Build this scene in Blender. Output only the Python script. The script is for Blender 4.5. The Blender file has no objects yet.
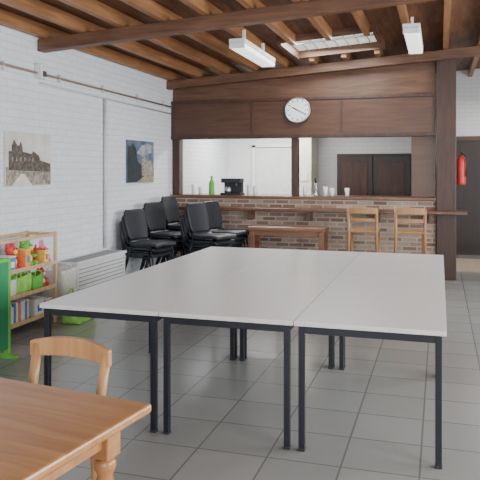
import bpy, bmesh, math, random
from mathutils import Vector, Matrix
random.seed(4)
D=bpy.data; C=bpy.context
def link(o): C.scene.collection.objects.link(o)

# ---------------- materials ----------------
def newmat(name):
    m=D.materials.new(name); m.use_nodes=True
    nt=m.node_tree; b=nt.nodes['Principled BSDF']
    return m,nt,b
def plain(name,col,rough=.5,metal=0,emis=0,noise=.06,nscale=8):
    m,nt,b=newmat(name)
    n=nt.nodes.new('ShaderNodeTexNoise'); n.inputs['Scale'].default_value=nscale
    tc=nt.nodes.new('ShaderNodeTexCoord'); nt.links.new(tc.outputs['Object'],n.inputs['Vector'])
    r=nt.nodes.new('ShaderNodeValToRGB')
    r.color_ramp.elements[0].position=.3; r.color_ramp.elements[1].position=.7
    r.color_ramp.elements[0].color=[c*(1-noise) for c in col]+[1]
    r.color_ramp.elements[1].color=[min(1,c*(1+noise)) for c in col]+[1]
    nt.links.new(n.outputs['Fac'],r.inputs['Fac']); nt.links.new(r.outputs['Color'],b.inputs['Base Color'])
    b.inputs['Roughness'].default_value=rough; b.inputs['Metallic'].default_value=metal
    if emis:
        b.inputs['Emission Color'].default_value=(*col,1); b.inputs['Emission Strength'].default_value=emis
    return m
def wood(name,c1,c2,axis=0,rough=.45,scale=1.0):
    m,nt,b=newmat(name)
    tc=nt.nodes.new('ShaderNodeTexCoord'); mp=nt.nodes.new('ShaderNodeMapping')
    s=[9*scale]*3; s[axis]=.9*scale; mp.inputs['Scale'].default_value=s
    n=nt.nodes.new('ShaderNodeTexNoise'); n.inputs['Scale'].default_value=2.2; n.inputs['Detail'].default_value=6; n.inputs['Distortion'].default_value=.6
    r=nt.nodes.new('ShaderNodeValToRGB'); r.color_ramp.elements[0].position=.33; r.color_ramp.elements[1].position=.70
    r.color_ramp.elements[0].color=(*c1,1); r.color_ramp.elements[1].color=(*c2,1)
    L=nt.links
    L.new(tc.outputs['Object'],mp.inputs['Vector']); L.new(mp.outputs['Vector'],n.inputs['Vector']); L.new(n.outputs['Fac'],r.inputs['Fac']); L.new(r.outputs['Color'],b.inputs['Base Color'])
    bp=nt.nodes.new('ShaderNodeBump'); bp.inputs['Strength'].default_value=.12; bp.inputs['Distance'].default_value=.01
    L.new(n.outputs['Fac'],bp.inputs['Height']); L.new(bp.outputs['Normal'],b.inputs['Normal'])
    b.inputs['Roughness'].default_value=rough
    return m
def brick(name,c1,c2,mortar,u,v,bw,bh,ms,rough=.8,bump=.5,offset=.5,vary=.0,shift=(0,0)):
    m,nt,b=newmat(name); L=nt.links
    tc=nt.nodes.new('ShaderNodeTexCoord'); sp=nt.nodes.new('ShaderNodeSeparateXYZ'); cb=nt.nodes.new('ShaderNodeCombineXYZ')
    L.new(tc.outputs['Object'],sp.inputs[0]); L.new(sp.outputs[u],cb.inputs[0]); L.new(sp.outputs[v],cb.inputs[1])
    mp=nt.nodes.new('ShaderNodeMapping'); mp.inputs['Location'].default_value=(shift[0],shift[1],0); L.new(cb.outputs[0],mp.inputs['Vector'])
    t=nt.nodes.new('ShaderNodeTexBrick'); t.offset=offset
    L.new(mp.outputs[0],t.inputs['Vector'])
    t.inputs['Color1'].default_value=(*c1,1); t.inputs['Color2'].default_value=(*c2,1); t.inputs['Mortar'].default_value=(*mortar,1)
    t.inputs['Scale'].default_value=1; t.inputs['Mortar Size'].default_value=ms; t.inputs['Brick Width'].default_value=bw; t.inputs['Row Height'].default_value=bh
    t.inputs['Mortar Smooth'].default_value=.3
    n=nt.nodes.new('ShaderNodeTexNoise'); n.inputs['Scale'].default_value=3; n.inputs['Detail'].default_value=5
    L.new(tc.outputs['Object'],n.inputs['Vector'])
    mx=nt.nodes.new('ShaderNodeMixRGB'); mx.blend_type='MULTIPLY'; mx.inputs[0].default_value=vary
    L.new(t.outputs['Color'],mx.inputs[1]); L.new(n.outputs['Fac'],mx.inputs[2])
    if vary==0: L.new(t.outputs['Color'],b.inputs['Base Color'])
    else: L.new(mx.outputs[0],b.inputs['Base Color'])
    inv=nt.nodes.new('ShaderNodeMath'); inv.operation='SUBTRACT'; inv.inputs[0].default_value=1; L.new(t.outputs['Fac'],inv.inputs[1])
    ad=nt.nodes.new('ShaderNodeMath'); ad.operation='MULTIPLY_ADD'; ad.inputs[1].default_value=.3
    L.new(n.outputs['Fac'],ad.inputs[0]); L.new(inv.outputs[0],ad.inputs[2])
    bp=nt.nodes.new('ShaderNodeBump'); bp.inputs['Strength'].default_value=bump; bp.inputs['Distance'].default_value=.008
    L.new(ad.outputs[0],bp.inputs['Height']); L.new(bp.outputs['Normal'],b.inputs['Normal'])
    b.inputs['Roughness'].default_value=rough
    return m

M={}
M['wallL']=brick('painted_brick_yz',(.72,.745,.78),(.68,.705,.745),(.60,.63,.67),1,2,.22,.075,.006,.75,.5)
M['wallB']=brick('painted_brick_xz',(.74,.75,.75),(.71,.72,.72),(.66,.67,.67),0,2,.22,.075,.006,.75,.4)
M['floor']=brick('floor_tiles',(.30,.295,.28),(.265,.26,.248),(.155,.15,.14),0,1,.40,.40,.006,.20,.10,offset=0,shift=(.1,.15))
M['brick']=brick('rustic_brick',(.26,.12,.08),(.62,.44,.32),(.60,.55,.48),0,2,.21,.065,.013,.85,.9,vary=.55)
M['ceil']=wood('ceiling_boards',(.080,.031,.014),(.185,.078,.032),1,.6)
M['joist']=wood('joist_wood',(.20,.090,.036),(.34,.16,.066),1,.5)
M['beam']=wood('beam_wood',(.080,.035,.019),(.165,.076,.037),0,.5)
M['panel']=wood('dark_panel_wood',(.062,.026,.014),(.098,.043,.022),0,.35)
M['post']=wood('post_wood',(.036,.016,.011),(.070,.031,.020),2,.45)
M['counter']=wood('counter_wood',(.08,.034,.020),(.17,.075,.04),0,.3)
M['tablewood']=wood('orange_table_wood',(.34,.145,.048),(.47,.22,.078),0,.25)
M['chairwood']=wood('chair_wood',(.37,.185,.075),(.50,.265,.115),2,.35)
M['stoolwood']=wood('stool_wood',(.30,.155,.065),(.44,.24,.105),2,.4)
M['benchwood']=wood('bench_wood',(.15,.065,.033),(.26,.115,.058),0,.4)
M['pine']=wood('pine_wood',(.50,.33,.17),(.66,.47,.27),2,.5)
M['white']=plain('white_paint',(.78,.78,.77),.5)
M['offwhite']=plain('offwhite_enamel',(.68,.69,.68),.4)
M['laminate']=plain('white_laminate',(.81,.80,.78),.30,noise=.015,nscale=60)
M['edge']=plain('laminate_edge',(.62,.61,.58),.5)
M['blackmetal']=plain('black_metal',(.014,.016,.022),.35,.3)
M['blackplastic']=plain('black_plastic',(.016,.018,.024),.5)
M['greymetal']=plain('grey_metal',(.45,.46,.47),.3,.9)
M['pipe']=plain('pipe_paint',(.55,.55,.55),.5)
M['pipedark']=plain('pipe_copper',(.25,.17,.13),.5)
M['darkslot']=plain('dark_slot',(.06,.06,.065),.8)
M['slot']=plain('grey_slot',(.25,.25,.26),.8)
M['red']=plain('red_enamel',(.60,.04,.03),.45)
M['green']=plain('green_plastic',(.13,.47,.06),.6)
M['lime']=plain('lime_fabric',(.28,.60,.10),.8,noise=.25,nscale=14)
M['dkgreen']=plain('dark_green_paint',(.02,.24,.09),.5)
M['blue']=plain('blue_plush',(.08,.22,.55),.9,noise=.2,nscale=30)
M['yellow']=plain('yellow_plush',(.8,.6,.12),.9,noise=.2,nscale=30)
M['pink']=plain('pink_plush',(.75,.28,.38),.9,noise=.2,nscale=30)
M['orange']=plain('orange_plush',(.8,.30,.07),.9,noise=.2,nscale=30)
M['redp']=plain('red_plush',(.65,.06,.05),.9,noise=.2,nscale=30)
M['brownp']=plain('brown_plush',(.25,.13,.06),.9,noise=.2,nscale=30)
M['whitep']=plain('white_plush',(.7,.68,.64),.9,noise=.1,nscale=30)
M['paper']=plain('paper',(.75,.73,.66),.7)
M['door']=plain('dark_door',(.026,.016,.012),.4)
M['cream']=plain('cream_wall',(.72,.68,.55),.7)
M['lamp']=plain('lamp_diffuser',(.95,.95,.92),.4,emis=1.4,noise=.0)
M['sky']=plain('skylight_polycarbonate',(.75,.78,.74),.5,emis=.75,noise=.12,nscale=5)
M['glassclear']=plain('glassware',(.7,.75,.75),.1)
M['sepsky']=plain('print_pale_sky',(.62,.60,.55),.6,noise=.15,nscale=4)
M['sepdark']=plain('print_sepia_dark',(.10,.08,.065),.6,noise=.6,nscale=30)
M['sepmid']=plain('print_sepia_mid',(.30,.26,.21),.6,noise=.5,nscale=25)
M['bluesky']=plain('print_blue_sky',(.10,.14,.20),.6,noise=.4,nscale=5)
M['cloud']=plain('print_grey_cloud',(.30,.32,.36),.6,noise=.4,nscale=9)
M['bluedark']=plain('print_night',(.02,.028,.035),.6,noise=.5,nscale=20)
M['printyel']=plain('print_warm',(.30,.25,.12),.6,noise=.4,nscale=25)
M['beige']=plain('beige_mat',(.42,.33,.24),.9,noise=.2,nscale=40)

# ---------------- geometry helpers ----------------
def E(name,loc=(0,0,0),rz=0):
    e=D.objects.new(name,None); e.location=loc; e.rotation_euler=(0,0,rz); e.empty_display_size=.1; link(e); return e
def mk(name,verts,faces,mat,parent=None,bev=0,smooth=False):
    me=D.meshes.new(name); me.from_pydata([tuple(v) for v in verts],[],faces); me.update()
    bm=bmesh.new(); bm.from_mesh(me); bmesh.ops.recalc_face_normals(bm,faces=bm.faces); bm.to_mesh(me); bm.free()
    o=D.objects.new(name,me); link(o)
    me.materials.append(mat)
    if parent: o.parent=parent
    if smooth:
        for p in me.polygons: p.use_smooth=True
    if bev:
        b=o.modifiers.new('bev','BEVEL'); b.width=bev; b.segments=2; b.limit_method='ANGLE'
    return o
BF=[(0,1,3,2),(4,6,7,5),(0,4,5,1),(2,3,7,6),(0,2,6,4),(1,5,7,3)]
def bx(name,x0,x1,y0,y1,z0,z1,mat,parent=None,bev=0):
    vs=[(x,y,z) for x in (x0,x1) for y in (y0,y1) for z in (z0,z1)]
    return mk(name,vs,BF,mat,parent,bev)
def cb(name,c,s,mat,parent=None,bev=0):
    return bx(name,c[0]-s[0]/2,c[0]+s[0]/2,c[1]-s[1]/2,c[1]+s[1]/2,c[2]-s[2]/2,c[2]+s[2]/2,mat,parent,bev)
def multi(name,boxes,mat,parent=None,bev=0):
    vs=[];fs=[]
    for (x0,x1,y0,y1,z0,z1) in boxes:
        k=len(vs); vs+=[(x,y,z) for x in (x0,x1) for y in (y0,y1) for z in (z0,z1)]
        fs+=[tuple(i+k for i in f) for f in BF]
    return mk(name,vs,fs,mat,parent,bev)
def tube(name,pts,r,mat,parent=None,n=10,closed=False,r2=None):
    pts=[Vector(p) for p in pts]; vs=[];fs=[]; N=len(pts)
    prev=None
    for i,p in enumerate(pts):
        if closed: d=(pts[(i+1)%N]-pts[i-1])
        else: d=(pts[min(i+1,N-1)]-pts[max(i-1,0)])
        d.normalize()
        if prev is None:
            a=Vector((0,0,1)) if abs(d.z)<.9 else Vector((1,0,0))
            u=d.cross(a).normalized()
        else: u=(prev-d*prev.dot(d)).normalized()
        prev=u; w=d.cross(u)
        rr=r if r2 is None else r+(r2-r)*i/(N-1)
        for k in range(n):
            t=2*math.pi*k/n; vs.append(p+u*math.cos(t)*rr+w*math.sin(t)*rr)
    for i in range(N if closed else N-1):
        j=(i+1)%N
        for k in range(n): fs.append((i*n+k,i*n+(k+1)%n,j*n+(k+1)%n,j*n+k))
    if not closed: fs.append(tuple(range(n))); fs.append(tuple((N-1)*n+k for k in range(n)))
    return mk(name,vs,fs,mat,parent,smooth=True)
def lathe(name,prof,mat,parent=None,loc=(0,0,0),n=24):
    vs=[];fs=[]
    for r,z in prof:
        for k in range(n):
            t=2*math.pi*k/n; vs.append((loc[0]+r*math.cos(t),loc[1]+r*math.sin(t),loc[2]+z))
    for i in range(len(prof)-1):
        for k in range(n): fs.append((i*n+k,i*n+(k+1)%n,(i+1)*n+(k+1)%n,(i+1)*n+k))
    fs.append(tuple(range(n))); fs.append(tuple((len(prof)-1)*n+k for k in range(n)))
    return mk(name,vs,fs,mat,parent,smooth=True)

# ---------------- room shell ----------------
XL=-4.15; XR=3.0; YB=-2.0; YF=12.8
SL=.065
def zu(x): return 2.84+SL*(x-XL)
bx('floor',XL-.2,XR+.2,YB-.2,YF+.2,-.15,0,M['floor'])
def prism(name,x0,x1,y0,y1,lo,hi,mat,parent=None,bev=0):
    vs=[(x,y,zu(x)+d) for x in (x0,x1) for y in (y0,y1) for d in (lo,hi)]
    return mk(name,vs,BF,mat,parent,bev)
BH=.13; TOPD=.27
sx0,sx1,sy0,sy1=-1.93,-.78,8.12,9.25
ce=E('ceiling')
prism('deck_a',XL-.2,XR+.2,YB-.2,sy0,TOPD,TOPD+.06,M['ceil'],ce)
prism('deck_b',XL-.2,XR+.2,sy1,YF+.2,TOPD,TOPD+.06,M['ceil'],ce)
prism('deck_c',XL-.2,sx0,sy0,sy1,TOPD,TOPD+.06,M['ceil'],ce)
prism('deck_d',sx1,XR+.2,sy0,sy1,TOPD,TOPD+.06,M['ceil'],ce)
sk=E('window_1')
prism('skylight_sheet',sx0,sx1,sy0,sy1,TOPD+.015,TOPD+.03,M['sky'],sk)
for i in range(1,8):
    x=sx0+(sx1-sx0)*i/8
    prism('rib_%d'%i,x-.006,x+.006,sy0,sy1,TOPD+.002,TOPD+.015,M['edge'],sk)
prism('cross_rib',sx0,sx1,(sy0+sy1)/2-.02,(sy0+sy1)/2+.02,TOPD-.01,TOPD+.015,M['edge'],sk)
prism('trimmer_near',sx0-.05,sx1+.05,sy0-.05,sy0,BH+.05,TOPD,M['beam'],sk)
prism('trimmer_far',sx0-.05,sx1+.05,sy1,sy1+.05,BH+.05,TOPD,M['beam'],sk)
prism('trimmer_left',sx0-.05,sx0,sy0,sy1,BH+.03,TOPD,M['beam'],sk)
prism('trimmer_right',sx1,sx1+.05,sy0,sy1,BH+.03,TOPD,M['beam'],sk)
def ztop(x): return zu(x)+TOPD-.002
bx('wall_left',XL-.2,XL,YB-.2,YF+.2,0,ztop(XL)-.005,M['wallL'])
def xzwall(name,y0,y1,holes,mat):
    e=E(name); k=0
    xs=XL
    def col(x0,x1,z0,z1=None):
        nonlocal k; k+=1
        vs=[]
        for x in (x0,x1):
            for y in (y0,y1):
                vs.append((x,y,z0)); vs.append((x,y,ztop(x) if z1 is None else z1))
        mk('part_%d'%k,vs,BF,mat,e)
    for (a,b,c,d) in holes:
        col(xs,a,0)
        if c>0: col(a,b,0,c)
        col(a,b,d); xs=b
    col(xs,XR,0)
    return e
xzwall('wall_back',YF,YF+.2,[],M['wallB'])
xzwall('wall_front',YB-.2,YB,[(-3.2,-.6,.9,2.5),(.2,2.4,.9,2.5)],M['wallB'])
e=E('wall_right'); ys=YB; k=0
wins=[(.2,2.4),(3.2,5.4),(6.2,8.4)]
for a,b in wins:
    bx('pier_%d'%k,XR,XR+.2,ys,a,0,ztop(XR),M['wallL'],e)
    bx('sill_%d'%k,XR,XR+.2,a,b,0,.9,M['wallL'],e)
    bx('lintel_%d'%k,XR,XR+.2,a,b,2.5,ztop(XR),M['wallL'],e)
    ys=b;k+=1
bx('pier_%d'%k,XR,XR+.2,ys,YF,0,ztop(XR),M['wallL'],e)
def winframe(name,axis,p,a,b):
    e=E(name)
    w=.05
    segs=[(a,a+w,.9,2.5),(b-w,b,.9,2.5),((a+b)/2-w/2,(a+b)/2+w/2,.9,2.5),(a,b,.9,.95),(a,b,2.45,2.5)]
    for i,(s0,s1,z0,z1) in enumerate(segs):
        if axis=='y': bx('bar_%d'%i,p,p+.06,s0,s1,z0,z1,M['white'],e)
        else: bx('bar_%d'%i,s0,s1,p,p+.06,z0,z1,M['white'],e)
for i,(a,b) in enumerate(wins): winframe('window_%d'%(i+2),'y',XR+.08,a,b)
winframe('window_5','x',YB-.12,-3.2,-.6); winframe('window_6','x',YB-.12,.2,2.4)
j=E('ceiling_joists')
x=XL+.05
boxes=[]
while x<XR-.1:
    z=zu(x)+BH+.004
    z1=zu(x)+TOPD-.004
    if sx0-.06<x+.07 and x<sx1+.06:
        boxes.append((x,x+.07,YB,sy0-.065,z,z1)); boxes.append((x,x+.07,sy1+.065,YF,z,z1))
    else: boxes.append((x,x+.07,YB,YF,z,z1))
    x+=.46
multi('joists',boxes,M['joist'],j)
for y in (1.6,6.12,9.6):
    prism('ceiling_beam',XL,XR,y,y+.13,0,BH,M['beam'],None,.006)

# ---------------- bar ----------------
bar=E('bar_counter')
bx('brick_base',XL,-.06,9.8,10.08,0,1.12,M['brick'],bar)
bx('counter_top',XL,-.06,9.74,10.3,1.12,1.165,M['counter'],bar,.006)
bx('serving_ledge',-4.0,-.06,9.45,9.8,.945,.99,M['counter'],bar,.006)
bx('ledge_end',-.062,.36,9.45,9.745,.945,.99,M['counter'],bar,.006)
for i,xx in enumerate((-3.7,-2.8,-1.9,-.9,-.15)):
    bx('bracket_%d'%i,xx,xx+.06,9.6,9.8,.80,.945,M['counter'],bar)
bx('back_shelf',XL,-.06,10.08,10.5,.82,.86,M['counter'],bar)
bf=E('bar_hatch_frame')
bx('post_left',-4.14,-4.02,9.84,9.99,1.166,2.05,M['post'],bf,.004)
bx('post_middle',-2.18,-2.08,9.84,9.98,1.166,2.05,M['post'],bf,.004)
bx('side_panel',-.40,-.06,9.86,9.96,1.166,2.05,M['panel'],bf,.004)
bx('top_panel',-4.14,-.06,9.80,9.95,2.05,2.66,M['panel'],bf)
multi('panel_battens',[(xx,xx+.03,9.785,9.80,2.05,2.66) for xx in (-4.13,-2.80,-1.42,-.10)]+[(-4.14,-.06,9.775,9.80,2.05,2.10),(-4.14,-.06,9.775,9.80,2.62,2.66)],M['post'],bf,.003)
vs=[]
for xx in (-4.14,-.06):
    for yy in (9.86,9.92):
        vs+= [(xx,yy,2.662),(xx,yy,zu(xx)+BH)]
mk('wall_bulkhead',vs,BF,M['beam'])
bx('wooden_post',-.05,.22,9.75,9.99,0,zu(0)+BH-.005,M['post'],None,.01)
bx('wall_kitchen_side',-.04,.06,10.35,YF,0,zu(0)+BH-.01,M['wallB'])
ck=E('wall_clock',(-2.06,9.77,2.465))
def disc(name,r,y0,y1,mat,parent,cx=0,cz=0,n=40):
    vs=[];fs=[]
    for y in (y0,y1):
        for k in range(n):
            t=2*math.pi*k/n; vs.append((cx+r*math.cos(t),y,cz+r*math.sin(t)))
    for k in range(n): fs.append((k,(k+1)%n,n+(k+1)%n,n+k))
    fs.append(tuple(range(n))); fs.append(tuple(n+k for k in range(n)))
    return mk(name,vs,fs,mat,parent)
disc('case',.195,-.03,.0,M['greymetal'],ck)
disc('face',.176,-.036,-.03,M['white'],ck)
tube('rim',[(.186*math.cos(t*math.pi/20),-.034,.186*math.sin(t*math.pi/20)) for t in range(40)],.013,M['greymetal'],ck,8,True)
def rad(name,a,r0,r1,w,y,parent,mat):
    ca,sa=math.cos(a),math.sin(a); vs=[]
    for r in (r0,r1):
        for s in (-w/2,w/2):
            for yy in (y,y-.003): vs.append((r*ca-s*sa,yy,r*sa+s*ca))
    mk(name,vs,BF,mat,parent)
for i in range(12): rad('tick_%d'%i,i*math.pi/6,.13,.16,.012,-.036,ck,M['blackplastic'])
rad('hour_hand',math.radians(150),-.02,.09,.014,-.041,ck,M['blackplastic'])
rad('minute_hand',math.radians(-25),-.02,.14,.009,-.045,ck,M['blackplastic'])

# things on the bar
cm=E('coffee_machine',(-3.18,10.02,1.166))
cb('base',(0,0,.015),(.34,.24,.03),M['blackplastic'],cm,.005)
cb('column',(0,.07,.13),(.30,.09,.2),M['blackplastic'],cm,.01)
cb('head',(0,.0,.225),(.32,.22,.07),M['blackplastic'],cm,.01)
lathe('jug',[(.045,0),(.055,.03),(.05,.08),(.035,.10)],M['greymetal'],cm,(-.06,-.04,.03))
lathe('spout',[(.012,.0),(.015,.05)],M['greymetal'],cm,(.08,-.05,.14))
bo=E('green_bottle',(-3.52,9.98,1.166))
lathe('body',[(.042,0),(.046,.01),(.046,.17),(.040,.20),(.018,.24),(.017,.27)],M['green'],bo)
lathe('cap',[(.02,.27),(.02,.30)],M['green'],bo)
for i,(x,h) in enumerate(((-3.84,.16),(-3.72,.12),(-2.90,.16),(-2.80,.14),(-2.00,.13),(-1.68,.14),(-1.58,.12),(-1.35,.12))):
    g=E('drinking_glass' if i else 'white_jug',(x,10.0,1.166))
    lathe('bowl',[(.025,0),(.03,.005),(.036,h),(.033,h),(.027,.012)],M['glassclear'] if i else M['white'],g)
tp=E('beer_tap',(-1.83,10.02,1.166))
lathe('base',[(.05,0),(.05,.015),(.022,.03),(.022,.17),(.03,.19),(.02,.205)],M['greymetal'],tp)
tube('spout',[(0,0,.17),(0,-.06,.18),(0,-.09,.16),(0,-.095,.12)],.011,M['greymetal'],tp)
tube('handle',[(0,-.02,.19),(0,-.045,.27)],.012,M['blackplastic'],tp)

# kitchen behind
cp=E('dark_cupboard',(-1.17,12.5,0))
cb('carcass',(0,.02,.93),(1.35,.5,1.86),M['door'],cp,.005)
for s in (-1,1):
    cb('door_leaf_%d'%(s+1),(s*.335,-.245,.95),(.64,.03,1.74),M['door'],cp,.008)
    for z in (.5,1.4): cb('door_panel_%d_%d'%(s+1,int(z*10)),(s*.335,-.265,z),(.46,.012,.62),M['post'],cp,.004)
    tube('handle_%d'%(s+1),[(s*.06,-.27,.95),(s*.06,-.30,.97),(s*.06,-.30,1.07),(s*.06,-.27,1.09)],.006,M['greymetal'],cp)
d1=E('door_1',(-3.15,12.76,0))
cb('leaf',(0,0,1.0),(.8,.04,2.0),M['offwhite'],d1,.004)
for i,(cx,w) in enumerate(((-.44,.07),(.44,.07))): cb('jamb_%d'%i,(cx,0,1.03),(w,.07,2.06),M['white'],d1)
cb('head',(0,0,2.05),(.95,.07,.07),M['white'],d1)
tube('lever',[(.32,-.02,1.05),(.32,-.07,1.05),(.22,-.07,1.05)],.01,M['greymetal'],d1)
bx('wall_pier',-2.6,-2.3,12.1,12.79,0,2.9,M['cream'])
kk=E('kitchen_worktop',(XL+.02,0,0))
bx('cabinet',0,.5,10.9,12.3,.0,.88,M['offwhite'],kk)
bx('worktop',0,.53,10.88,12.32,.88,.92,M['counter'],kk)
nb=E('notice_sheets')
bx('sheet_1',-2.50,-2.36,12.09,12.098,1.35,1.55,M['paper'],nb)
d2=E('door_2',(.85,12.76,0))
cb('leaf',(0,0,1.05),(1.2,.04,2.10),M['door'],d2)
cb('jamb_1',(-.64,0,1.07),(.08,.08,2.14),M['panel'],d2); cb('jamb_2',(.64,0,1.07),(.08,.08,2.14),M['panel'],d2); cb('head',(0,0,2.14),(1.36,.08,.08),M['panel'],d2)
bx('door_mat',.2,1.1,10.6,12.1,0.001,.015,M['beige'])
fe=E('fire_extinguisher',(.292,9.87,1.35))
lathe('tank',[(.05,0),(.06,.015),(.062,.03),(.062,.34),(.05,.385),(.02,.41),(.02,.43)],M['red'],fe)
cb('valve',(0,0,.45),(.05,.05,.04),M['blackmetal'],fe,.004)
cb('lever',(0,-.04,.475),(.02,.11,.012),M['blackmetal'],fe,.002)
tube('hose',[(0,-.02,.45),(.05,-.06,.42),(.07,-.06,.3),(.06,-.06,.12)],.010,M['blackplastic'],fe)
cb('bracket',(-.065,0,.25),(.010,.06,.2),M['blackmetal'],fe)

# ---------------- light fixtures ----------------
def fluo(x,y,z,L=1.35):
    f=E('fluorescent_ceiling_light',(x,y,z))
    zj=zu(x)+BH-z
    cb('housing',(0,0,.075),(.18,L,.05),M['white'],f,.006)
    cb('diffuser',(0,0,.02),(.16,L-.04,.06),M['lamp'],f,.015)
    for s in (-1,1):
        cb('end_cap_%d'%(s+1),(0,s*(L/2-.01),.03),(.175,.02,.07),M['white'],f,.004)
        bx('hanger_%d'%(s+1),-.015,.015,s*L*.3-.015,s*L*.3+.015,.1,max(.11,zj+.01),M['white'],f)
fluo(-2.08,7.38,2.87); fluo(-.29,7.8,3.01,1.3)

# ---------------- white meeting tables ----------------
TX=0.035; TY=3.56; W=.812; Dp=1.61; H=.722
def wtable(x1,y0):
    t=E('meeting_table',(x1-W/2,y0+Dp/2,0))
    w=W/2-.002; d=Dp/2-.002
    bx('top_core',-w,w,-d,d,H-.026,H-.002,M['edge'],t,.003)
    bx('top_surface',-w+.001,w-.001,-d+.001,d-.001,H-.002,H,M['laminate'],t)
    for sx in(-1,1):
        for sy in (-1,1):
            cx=sx*(w-.04); cy=sy*(d-.03)
            cb('leg_%d%d'%(sx+1,sy+1),(cx,cy,(H-.026)/2+.006),(.034,.034,H-.038),M['blackmetal'],t,.003)
            cb('foot_%d%d'%(sx+1,sy+1),(cx,cy,.008),(.038,.038,.016),M['blackplastic'],t,.003)
    zz=H-.026-.022
    for sy in(-1,1): cb('rail_x%d'%(sy+1),(0,sy*(d-.03),zz),(2*w-.10,.025,.04),M['blackmetal'],t)
    for sx in(-1,1): cb('rail_y%d'%(sx+1),(sx*(w-.04),0,zz),(.025,2*d-.09,.04),M['blackmetal'],t)
for r in range(2):
    for c in range(3): wtable(TX-c*W,TY+r*Dp)

# ---------------- foreground wooden table + chair ----------------
wt=E('wooden_dining_table',(-.955,2.09,0),math.radians(-8))
TL=1.7; TD=1.15
bx('top',-TL,0,-TD,0,.718,.75,M['tablewood'],wt,.009)
bx('apron_back',-TL+.1,-.12,-.10,-.075,.63,.718,M['tablewood'],wt)
bx('apron_front',-TL+.1,-.12,-TD+.075,-TD+.1,.63,.718,M['tablewood'],wt)
bx('apron_right',-.125,-.10,-TD+.12,-.10,.63,.718,M['tablewood'],wt)
bx('apron_left',-TL+.075,-TL+.1,-TD+.12,-.10,.63,.718,M['tablewood'],wt)
prof=[(.018,0),(.024,.02),(.03,.10),(.022,.16),(.034,.20),(.034,.22),(.022,.25),(.036,.42),(.040,.48),(.026,.53),(.038,.555),(.038,.575),(.028,.59)]
i=0
for lx in(-.115,-TL+.115):
    for ly in (-.115,-TD+.115):
        i+=1; lathe('leg_%d'%i,prof,M['tablewood'],wt,(lx,ly,0)); cb('leg_block_%d'%i,(lx,ly,.655),(.075,.075,.126),M['tablewood'],wt,.004)

def arc_rail(name,w,y,bow,z0,z1,th,mat,parent,crown=0,n=14):
    vs=[];fs=[]
    for i in range(n+1):
        s=-1+2*i/n; x=s*w/2; yy=y+bow*(1-s*s); c=crown*(1-s*s)
        vs+=[(x,yy-th/2,z0+c*.4),(x,yy-th/2,z1+c),(x,yy+th/2,z1+c),(x,yy+th/2,z0+c*.4)]
    for i in range(n):
        for k in range(4):
            a=i*4+k;b=i*4+(k+1)%4; fs.append((a,b,b+4,a+4))
    fs.append((0,1,2,3)); fs.append(tuple(n*4+k for k in range(4)))
    return mk(name,vs,fs,mat,parent,.006)
dc=E('dining_chair',(-1.535,2.45,0),math.radians(-8))
cb('seat',(0,-.21,.44),(.42,.40,.03),M['chairwood'],dc,.01)
for s in(-1,1):
    tube('back_post_%d'%(s+1),[(s*.175,.0,0),(s*.18,-.01,.44),(s*.182,.02,.62),(s*.188,.055,.79)],.022,M['chairwood'],dc)
    tube('front_leg_%d'%(s+1),[(s*.18,-.37,0),(s*.18,-.37,.43)],.018,M['chairwood'],dc)
    tube('side_stretcher_%d'%(s+1),[(s*.18,-.37,.2),(s*.177,0,.2)],.010,M['chairwood'],dc)
tube('cross_stretcher',[(-.18,-.18,.2),(.18,-.18,.2)],.010,M['chairwood'],dc)
arc_rail('top_rail',.425,.045,.035,.735,.805,.028,M['chairwood'],dc,.024)
arc_rail('mid_rail',.36,.012,.025,.565,.605,.018,M['chairwood'],dc)

# ---------------- bar stools ----------------
def stool(x,y,rz=0):
    s_=E('bar_stool',(x,y,0),rz)
    cb('seat',(0,0,.73),(.42,.38,.035),M['stoolwood'],s_,.012)
    for s in(-1,1):
        tube('back_leg_%d'%(s+1),[(s*.20,-.19,0),(s*.185,-.17,.73),(s*.19,-.20,1.05)],.021,M['stoolwood'],s_)
        tube('front_leg_%d'%(s+1),[(s*.20,.18,0),(s*.18,.16,.72)],.020,M['stoolwood'],s_)
        tube('side_rung_%d'%(s+1),[(s*.195,-.18,.3),(s*.195,.17,.3)],.012,M['stoolwood'],s_)
    tube('front_rung',[(-.195,.17,.22),(.195,.17,.22)],.012,M['stoolwood'],s_)
    tube('back_rung',[(-.195,-.18,.40),(.195,-.18,.40)],.012,M['stoolwood'],s_)
    arc_rail('top_rail',.42,-.195,-.03,.97,1.05,.024,M['stoolwood'],s_,.012)
    arc_rail('mid_rail',.37,-.18,-.02,.86,.91,.018,M['stoolwood'],s_)
stool(-1.0,9.12); stool(-.39,9.12,.08)
bn=E('wooden_side_table',(-2.07,9.17,0))
cb('top',(0,0,.725),(1.10,.40,.05),M['benchwood'],bn,.008)
cb('apron_1',(0,-.15,.665),(.98,.02,.07),M['benchwood'],bn); cb('apron_2',(0,.15,.665),(.98,.02,.07),M['benchwood'],bn)
for sx in(-1,1):
    for sy in(-1,1): cb('leg_%d%d'%(sx+1,sy+1),(sx*.50,sy*.15,.35),(.07,.06,.70),M['benchwood'],bn,.006)
    cb('end_rail_%d'%(sx+1),(sx*.5,0,.2),(.03,.26,.05),M['benchwood'],bn)
cb('stretcher',(0,0,.2),(1.0,.03,.05),M['benchwood'],bn)

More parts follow.
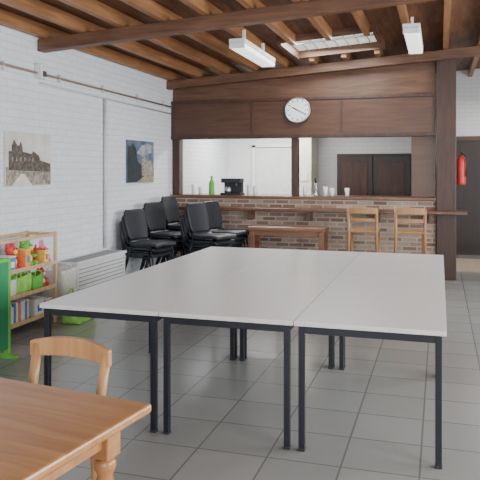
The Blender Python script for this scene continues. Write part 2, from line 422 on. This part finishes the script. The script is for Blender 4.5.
# ---------------- stacked padded chairs ----------------
def pad(name,parent,stations,th,mat):
    n=10; vs=[];fs=[]
    for px,pz,w in stations:
        for k in range(n+1):
            s=-1+2*k/n
            vs.append((px+.03*s*s if pz>.55 else px, s*w/2, pz+(.0 if pz>.55 else .012*s*s)))
    m=n+1
    for i in range(len(stations)-1):
        for k in range(n): fs.append((i*m+k,i*m+k+1,(i+1)*m+k+1,(i+1)*m+k))
    o=mk(name,vs,fs,mat,parent,smooth=True)
    so=o.modifiers.new('s','SOLIDIFY'); so.thickness=th; so.offset=0
    b=o.modifiers.new('b','BEVEL'); b.width=th*.3; b.segments=2; b.limit_method='ANGLE'
def chairstack(x,y,rz=0,n=4):
    e=E('chair_stack',(x,y,0),rz)
    for i in range(n):
        dx=.035*i; dz=.07*i
        pad('seat_pad_%d'%i,e,[(dx+.25,dz+.425,.40),(dx+.23,dz+.455,.43),(dx+.1,dz+.46,.45),(dx-.08,dz+.45,.45),(dx-.19,dz+.455,.42),(dx-.215,dz+.48,.40)],.04,M['blackplastic'])
        pad('back_pad_%d'%i,e,[(dx-.215,dz+.50,.34),(dx-.235,dz+.56,.40),(dx-.26,dz+.68,.43),(dx-.285,dz+.79,.43),(dx-.30,dz+.86,.40),(dx-.305,dz+.89,.33)],.035,M['blackplastic'])
        for s in(-1,1):
            yy=s*(.22)
            tube('front_leg_%d_%d'%(i,s+1),[(dx+.27,yy+.012*s,dz),(dx+.19,yy,dz+.43)],.012,M['blackmetal'],e,8)
            tube('back_leg_%d_%d'%(i,s+1),[(dx-.27,yy+.012*s,dz),(dx-.13,yy,dz+.43)],.012,M['blackmetal'],e,8)
            tube('side_rail_%d_%d'%(i,s+1),[(dx+.19,yy,dz+.43),(dx-.13,yy,dz+.43),(dx-.215,yy*.92,dz+.47),(dx-.25,yy*.88,dz+.62),(dx-.28,yy*.85,dz+.76)],.012,M['blackmetal'],e,8)
        tube('cross_bar_%d'%i,[(dx+.12,-.22,dz+.425),(dx+.12,.22,dz+.425)],.010,M['blackmetal'],e,8)
chairstack(-3.74,7.98,-.25,3); chairstack(-3.74,8.53,-.25,4); chairstack(-3.76,9.08,-.12,5)
chairstack(-3.08,8.48,-.35,4); chairstack(-3.06,9.06,-.22,4)

# ---------------- convector heater ----------------
cv=E('convector_radiator',(XL+.003,0,0))
bx('body',0,.30,6.42,7.60,.04,.50,M['offwhite'],cv,.012)
bx('top_cap',0,.315,6.41,7.61,.50,.53,M['offwhite'],cv,.006)
multi('front_slots',[(.300,.303,6.47,7.56,.08+.045*i,.090+.045*i) for i in range(9)],M['slot'],cv)
multi('top_grille',[(.06,.27,6.46+.051*i,6.483+.051*i,.530,.533) for i in range(22)],M['slot'],cv)
multi('feet',[(.03,.27,6.49,6.54,0,.04),(.03,.27,7.5,7.55,0,.04)],M['darkslot'],cv)

# ---------------- pictures ----------------
def poly(name,pts,x,mat,parent):
    vs=[(x,p[0],p[1]) for p in pts]+[(x+.0015,p[0],p[1]) for p in pts]; n=len(pts)
    fs=[tuple(range(n)),tuple(n+k for k in range(n))]+[(k,(k+1)%n,n+(k+1)%n,n+k) for k in range(n)]
    mk(name,vs,fs,mat,parent)
p1=E('castle_picture',(XL+.002,5.55,1.39))
bx('canvas',0,.02,0,.80,0,.56,M['sepsky'],p1)
poly('print_ground',[(.01,.01),(.79,.01),(.79,.20),(.5,.22),(.3,.18),(.01,.2)],.020,M['sepmid'],p1)
poly('print_castle',[(.05,.17),(.05,.36),(.10,.36),(.10,.42),(.14,.48),(.19,.42),(.22,.42),(.25,.46),(.28,.40),(.28,.36),(.44,.34),(.46,.37),(.56,.33),(.60,.27),(.78,.24),(.78,.15)],.0215,M['sepdark'],p1)
poly('print_path',[(.1,.01),(.45,.01),(.30,.13),(.25,.13)],.0225,M['sepsky'],p1)
multi('print_windows',[(.0228,.024,.1+.07*i,.115+.07*i,.26,.30) for i in range(6)],M['sepmid'],p1)
p2=E('landscape_picture',(XL+.002,8.20,1.38))
bx('canvas',0,.02,0,.88,0,.60,M['bluesky'],p2)
poly('print_cloud',[(.3,.42),(.5,.38),(.8,.44),(.86,.52),(.7,.57),(.45,.53)],.020,M['cloud'],p2)
poly('print_trees',[(.01,.01),(.87,.01),(.87,.2),(.75,.23),(.6,.22),(.45,.25),(.33,.3),(.28,.48),(.18,.56),(.1,.5),(.01,.52)],.0215,M['bluedark'],p2)
poly('print_house',[(.46,.1),(.46,.30),(.54,.42),(.60,.32),(.80,.32),(.84,.26),(.84,.1)],.023,M['sepmid'],p2)
poly('print_meadow',[(.3,.01),(.87,.01),(.87,.09),(.6,.11)],.0245,M['printyel'],p2)

# ---------------- pipes ----------------
cd=E('wall_conduit')
tube('upper_pipe',[(XL+.03,3.5,2.62),(XL+.03,9.7,2.57)],.013,M['pipedark'],cd)
tube('lower_pipe',[(XL+.03,6.15,2.50),(XL+.03,9.7,2.46)],.010,M['pipe'],cd)
tube('drop_pipe',[(XL+.03,7.57,2.48),(XL+.03,7.57,.56)],.018,M['pipe'],cd)
multi('clips',[(XL,XL+.04,y,y+.02,2.55,2.64) for y in (4.5,5.5,6.5,7.5,8.5,9.4)],M['pipe'],cd)
multi('drop_clips',[(XL,XL+.05,7.54,7.60,z,z+.02) for z in (.8,1.4,2.0)],M['pipe'],cd)
sn=E('motion_detector',(XL+.0,6.12,2.62))
bx('housing',.0,.09,-.05,.05,-.08,.08,M['offwhite'],sn,.012); bx('lens',.09,.10,-.03,.03,-.06,0,M['darkslot'],sn,.003)

# ---------------- toy shelf ----------------
sh=E('toy_shelf',(-4.12,4.85,0))
SW=1.05; SD=.36; SH=.93
for n_,yy in(('near',0),('far',SW-.03)):
    multi('frame_'+n_,[(0,.03,yy,yy+.03,0,SH),(SD-.03,SD,yy,yy+.03,0,SH),(0.03,SD-.03,yy,yy+.03,SH-.04,SH-.01),(0.03,SD-.03,yy,yy+.03,.08,.11)],M['pine'],sh,.003)
shz=[.10,.36,.60]
for i,z in enumerate(shz): bx('shelf_%d'%i,.0,SD,.03,SW-.03,z,z+.018,M['pine'],sh,.002)
multi('top_rails',[(0,.03,.03,SW-.03,SH-.04,SH-.01),(SD-.03,SD,.03,SW-.03,SH-.04,SH-.01)],M['pine'],sh,.003)
for i,z in enumerate(shz): bx('lip_%d'%i,SD-.012,SD,.03,SW-.03,z+.018,z+.04,M['pine'],sh)
def ball(name,c,r,mat,parent,sq=1.0,sx=1.0):
    bm=bmesh.new(); bmesh.ops.create_icosphere(bm,subdivisions=3,radius=r)
    for v in bm.verts: v.co=Vector((v.co.x*sx,v.co.y,v.co.z*sq))+Vector(c)
    me=D.meshes.new(name); bm.to_mesh(me); bm.free(); me.materials.append(mat)
    for p in me.polygons:p.use_smooth=True
    o=D.objects.new(name,me); link(o); o.parent=parent; return o
# the contents of the shelf are parts of the shelf
bk=sh
kk=0
def toybox(y,w,z,h,mat,d=.22,lid='white'):
    global kk; kk+=1
    bx('toy_box_%d'%kk,.34-d,.34,y,y+w,z+.019,z+.019+h,M[mat],bk,.006)
    bx('toy_box_lid_%d'%kk,.34-d-.003,.343,y-.003,y+w+.003,z+.019+h,z+.031+h,M[lid],bk,.003)
    bx('toy_box_label_%d'%kk,.34,.342,y+w*.25,y+w*.75,z+.019+h*.3,z+.019+h*.7,M[random.choice(['redp','blue','yellow','paper'])],bk)
def plush(y,z,sc,mat,m2,ears='round',x=.22):
    global kk; kk+=1; p='plush_%d_'%kk
    ball(p+'body',(x,y,z+.055*sc),.05*sc,M[mat],bk,1.15)
    ball(p+'belly',(x+.022*sc,y,z+.052*sc),.034*sc,M[m2],bk,1.1)
    ball(p+'head',(x+.01,y,z+.14*sc),.042*sc,M[mat],bk,.95)
    ball(p+'muzzle',(x+.046*sc,y,z+.13*sc),.018*sc,M[m2],bk)
    for s in(-1,1):
        if ears=='long': ball(p+'ear_%d'%(s+1),(x,y+s*.02*sc,z+.20*sc),.012*sc,M[mat],bk,3.0)
        else: ball(p+'ear_%d'%(s+1),(x,y+s*.033*sc,z+.175*sc),.015*sc,M[mat],bk)
        ball(p+'arm_%d'%(s+1),(x+.03*sc,y+s*.05*sc,z+.07*sc),.02*sc,M[mat],bk,.8,1.6)
        ball(p+'leg_%d'%(s+1),(x+.055*sc,y+s*.033*sc,z+.022*sc),.022*sc,M[mat],bk,1,1.5)
        ball(p+'eye_%d'%(s+1),(x+.048*sc,y+s*.014*sc,z+.152*sc),.005*sc,M['blackplastic'],bk)
y=.05
for w,h,mt in ((.03,.19,'paper'),(.025,.2,'blue'),(.03,.18,'white'),(.02,.2,'redp'),(.03,.17,'paper'),(.035,.19,'dkgreen'),(.02,.2,'yellow'),(.03,.18,'pink'),(.03,.2,'paper'),(.025,.17,'white'),(.03,.19,'blue'),(.03,.2,'paper'),(.02,.18,'orange'),(.02,.2,'pink'),(.03,.19,'white'),(.02,.2,'paper'),(.03,.18,'blue'),(.02,.2,'paper')):
    kk+=1; bx('book_%d'%kk,.14,.335,y,y+w,.119,.119+h,M[mt],bk); y+=w+.004
toybox(.70,.14,.10,.16,'paper'); toybox(.86,.13,.10,.13,'pink')
toybox(.06,.18,.36,.12,'yellow',lid='orange'); toybox(.27,.13,.36,.15,'paper')
plush(.95,.378,1.0,'redp','whitep')
plush(.10,.618,1.2,'whitep','pink','long'); plush(.22,.618,1.1,'pink','whitep'); toybox(.29,.10,.60,.13,'blue')
plush(.46,.618,1.3,'redp','yellow'); toybox(.54,.08,.60,.17,'orange',lid='yellow'); plush(.70,.618,1.35,'green','yellow'); toybox(.86,.06,.60,.14,'yellow',lid='redp'); plush(.975,.618,1.0,'pink','whitep','long')
plush(.62,.618,1.0,'blue','whitep','long',x=.1); plush(.82,.618,1.25,'orange','whitep',x=.12)
lathe('red_cone',[(.04,0),(.038,.012),(.028,.012),(.008,.20)],M['red'],bk,(.27,.80,.618))
def bagparts(e,w,d,h,mat,off=(0,0,0),pre=''):
    n=32; vs=[];fs=[]
    prof=[(.9,0),(1,.02),(1.02,h*.3),(1.0,h*.65),(.97,h*.92),(.98,h),(.93,h),(.88,h*.7)]
    ox,oy,oz=off
    for r,z in prof:
        for k in range(n):
            t=2*math.pi*k/n; c,s=math.cos(t),math.sin(t)
            c=math.copysign(abs(c)**.28,c); s=math.copysign(abs(s)**.28,s)
            wob=1+.03*math.sin(5*t+z*25)
            vs.append((ox+d/2*r*c*wob,oy+w/2*r*s*wob,oz+z+ (.012*math.sin(4*t) if z>h*.9 else 0)))
    for i in range(len(prof)-1):
        for k in range(n): fs.append((i*n+k,i*n+(k+1)%n,(i+1)*n+(k+1)%n,(i+1)*n+k))
    fs.append(tuple(range(n))); fs.append(tuple((len(prof)-1)*n+k for k in range(n)))
    mk(pre+'body',vs,fs,mat,e,smooth=True)
    for s in(-1,1): tube(pre+'handle_%d'%(s+1),[(ox+s*d*.46,oy-.06,oz+h*.9),(ox+s*d*.4,oy-.05,oz+h+.03),(ox+s*d*.36,oy,oz+h+.05),(ox+s*d*.4,oy+.05,oz+h+.03),(ox+s*d*.46,oy+.06,oz+h*.9)],.007,mat,e)
bagparts(sh,.24,.16,.17,M['lime'],(.24,.56,.379),'green_bag_')
bagparts(sh,.18,.16,.14,M['green'],(.24,.79,.379),'small_bag_')
g=E('green_shopping_bag',(-3.58,6.02,0),.1); bagparts(g,.38,.22,.28,M['lime'])
g=E('white_shopping_bag',(-3.92,6.20,0),.0); bagparts(g,.30,.26,.50,M['whitep'])
gc=E('green_easel_board',(-3.46,4.515,0))
bx('board',0,.04,-.5,.14,.08,.80,M['dkgreen'],gc,.004)
multi('frame',[(-.005,.045,.12,.15,0,.83),(-.005,.045,-.53,-.50,0,.83),(-.005,.045,-.5,.12,.80,.83),(-.12,.12,.11,.15,0,.03),(-.12,.12,-.53,-.49,0,.03)],M['green'],gc,.003)

# ---------------- lights ----------------
def area(name,loc,rot,sx,sy,p,col=(1,1,1)):
    l=D.lights.new(name,'AREA'); l.shape='RECTANGLE'; l.size=sx; l.size_y=sy; l.energy=p; l.color=col
    o=D.objects.new(name,l); o.location=loc; o.rotation_euler=rot; link(o); return o
for i,(a,b) in enumerate(wins):
    area('daylight_window_%d'%i,(XR+.25,(a+b)/2,1.7),(0,math.radians(90),0),1.6,b-a,200,(.95,.98,1))
area('daylight_front_1',(-1.9,YB-.25,1.7),(math.radians(90),0,0),2.6,1.6,155,(.97,.98,1))
area('daylight_front_2',(1.3,YB-.25,1.7),(math.radians(90),0,0),2.2,1.6,125,(.97,.98,1))
area('skylight_light',((sx0+sx1)/2,(sy0+sy1)/2,zu(-1.4)+TOPD-.03),(0,0,0),1.0,1.0,65,(.97,1,1))
area('kitchen_fill',(-2.9,11.4,2.7),(0,0,0),1.2,.3,120,(1,.99,.96))  # added fill light with no fixture, brightens the kitchen walls behind the hatch
area('corridor_fill',(1.4,11.6,2.9),(0,0,0),1.0,.2,40,(1,.98,.94))  # invented fill, lifts the white wall above the corridor door
w=D.worlds.new('World'); C.scene.world=w; w.use_nodes=True
w.node_tree.nodes['Background'].inputs[0].default_value=(.8,.88,1,1); w.node_tree.nodes['Background'].inputs[1].default_value=1.3

# ---------------- camera ----------------
f=656; phi=math.atan(200/f)
cam=D.cameras.new('Camera'); co=D.objects.new('Camera',cam); link(co)
cam.sensor_width=36; cam.lens=36*f/480
co.location=(0,0,1.56); co.rotation_euler=(math.radians(90),0,phi)
cam.shift_y=-70/480
cam.clip_start=.05
C.scene.camera=co
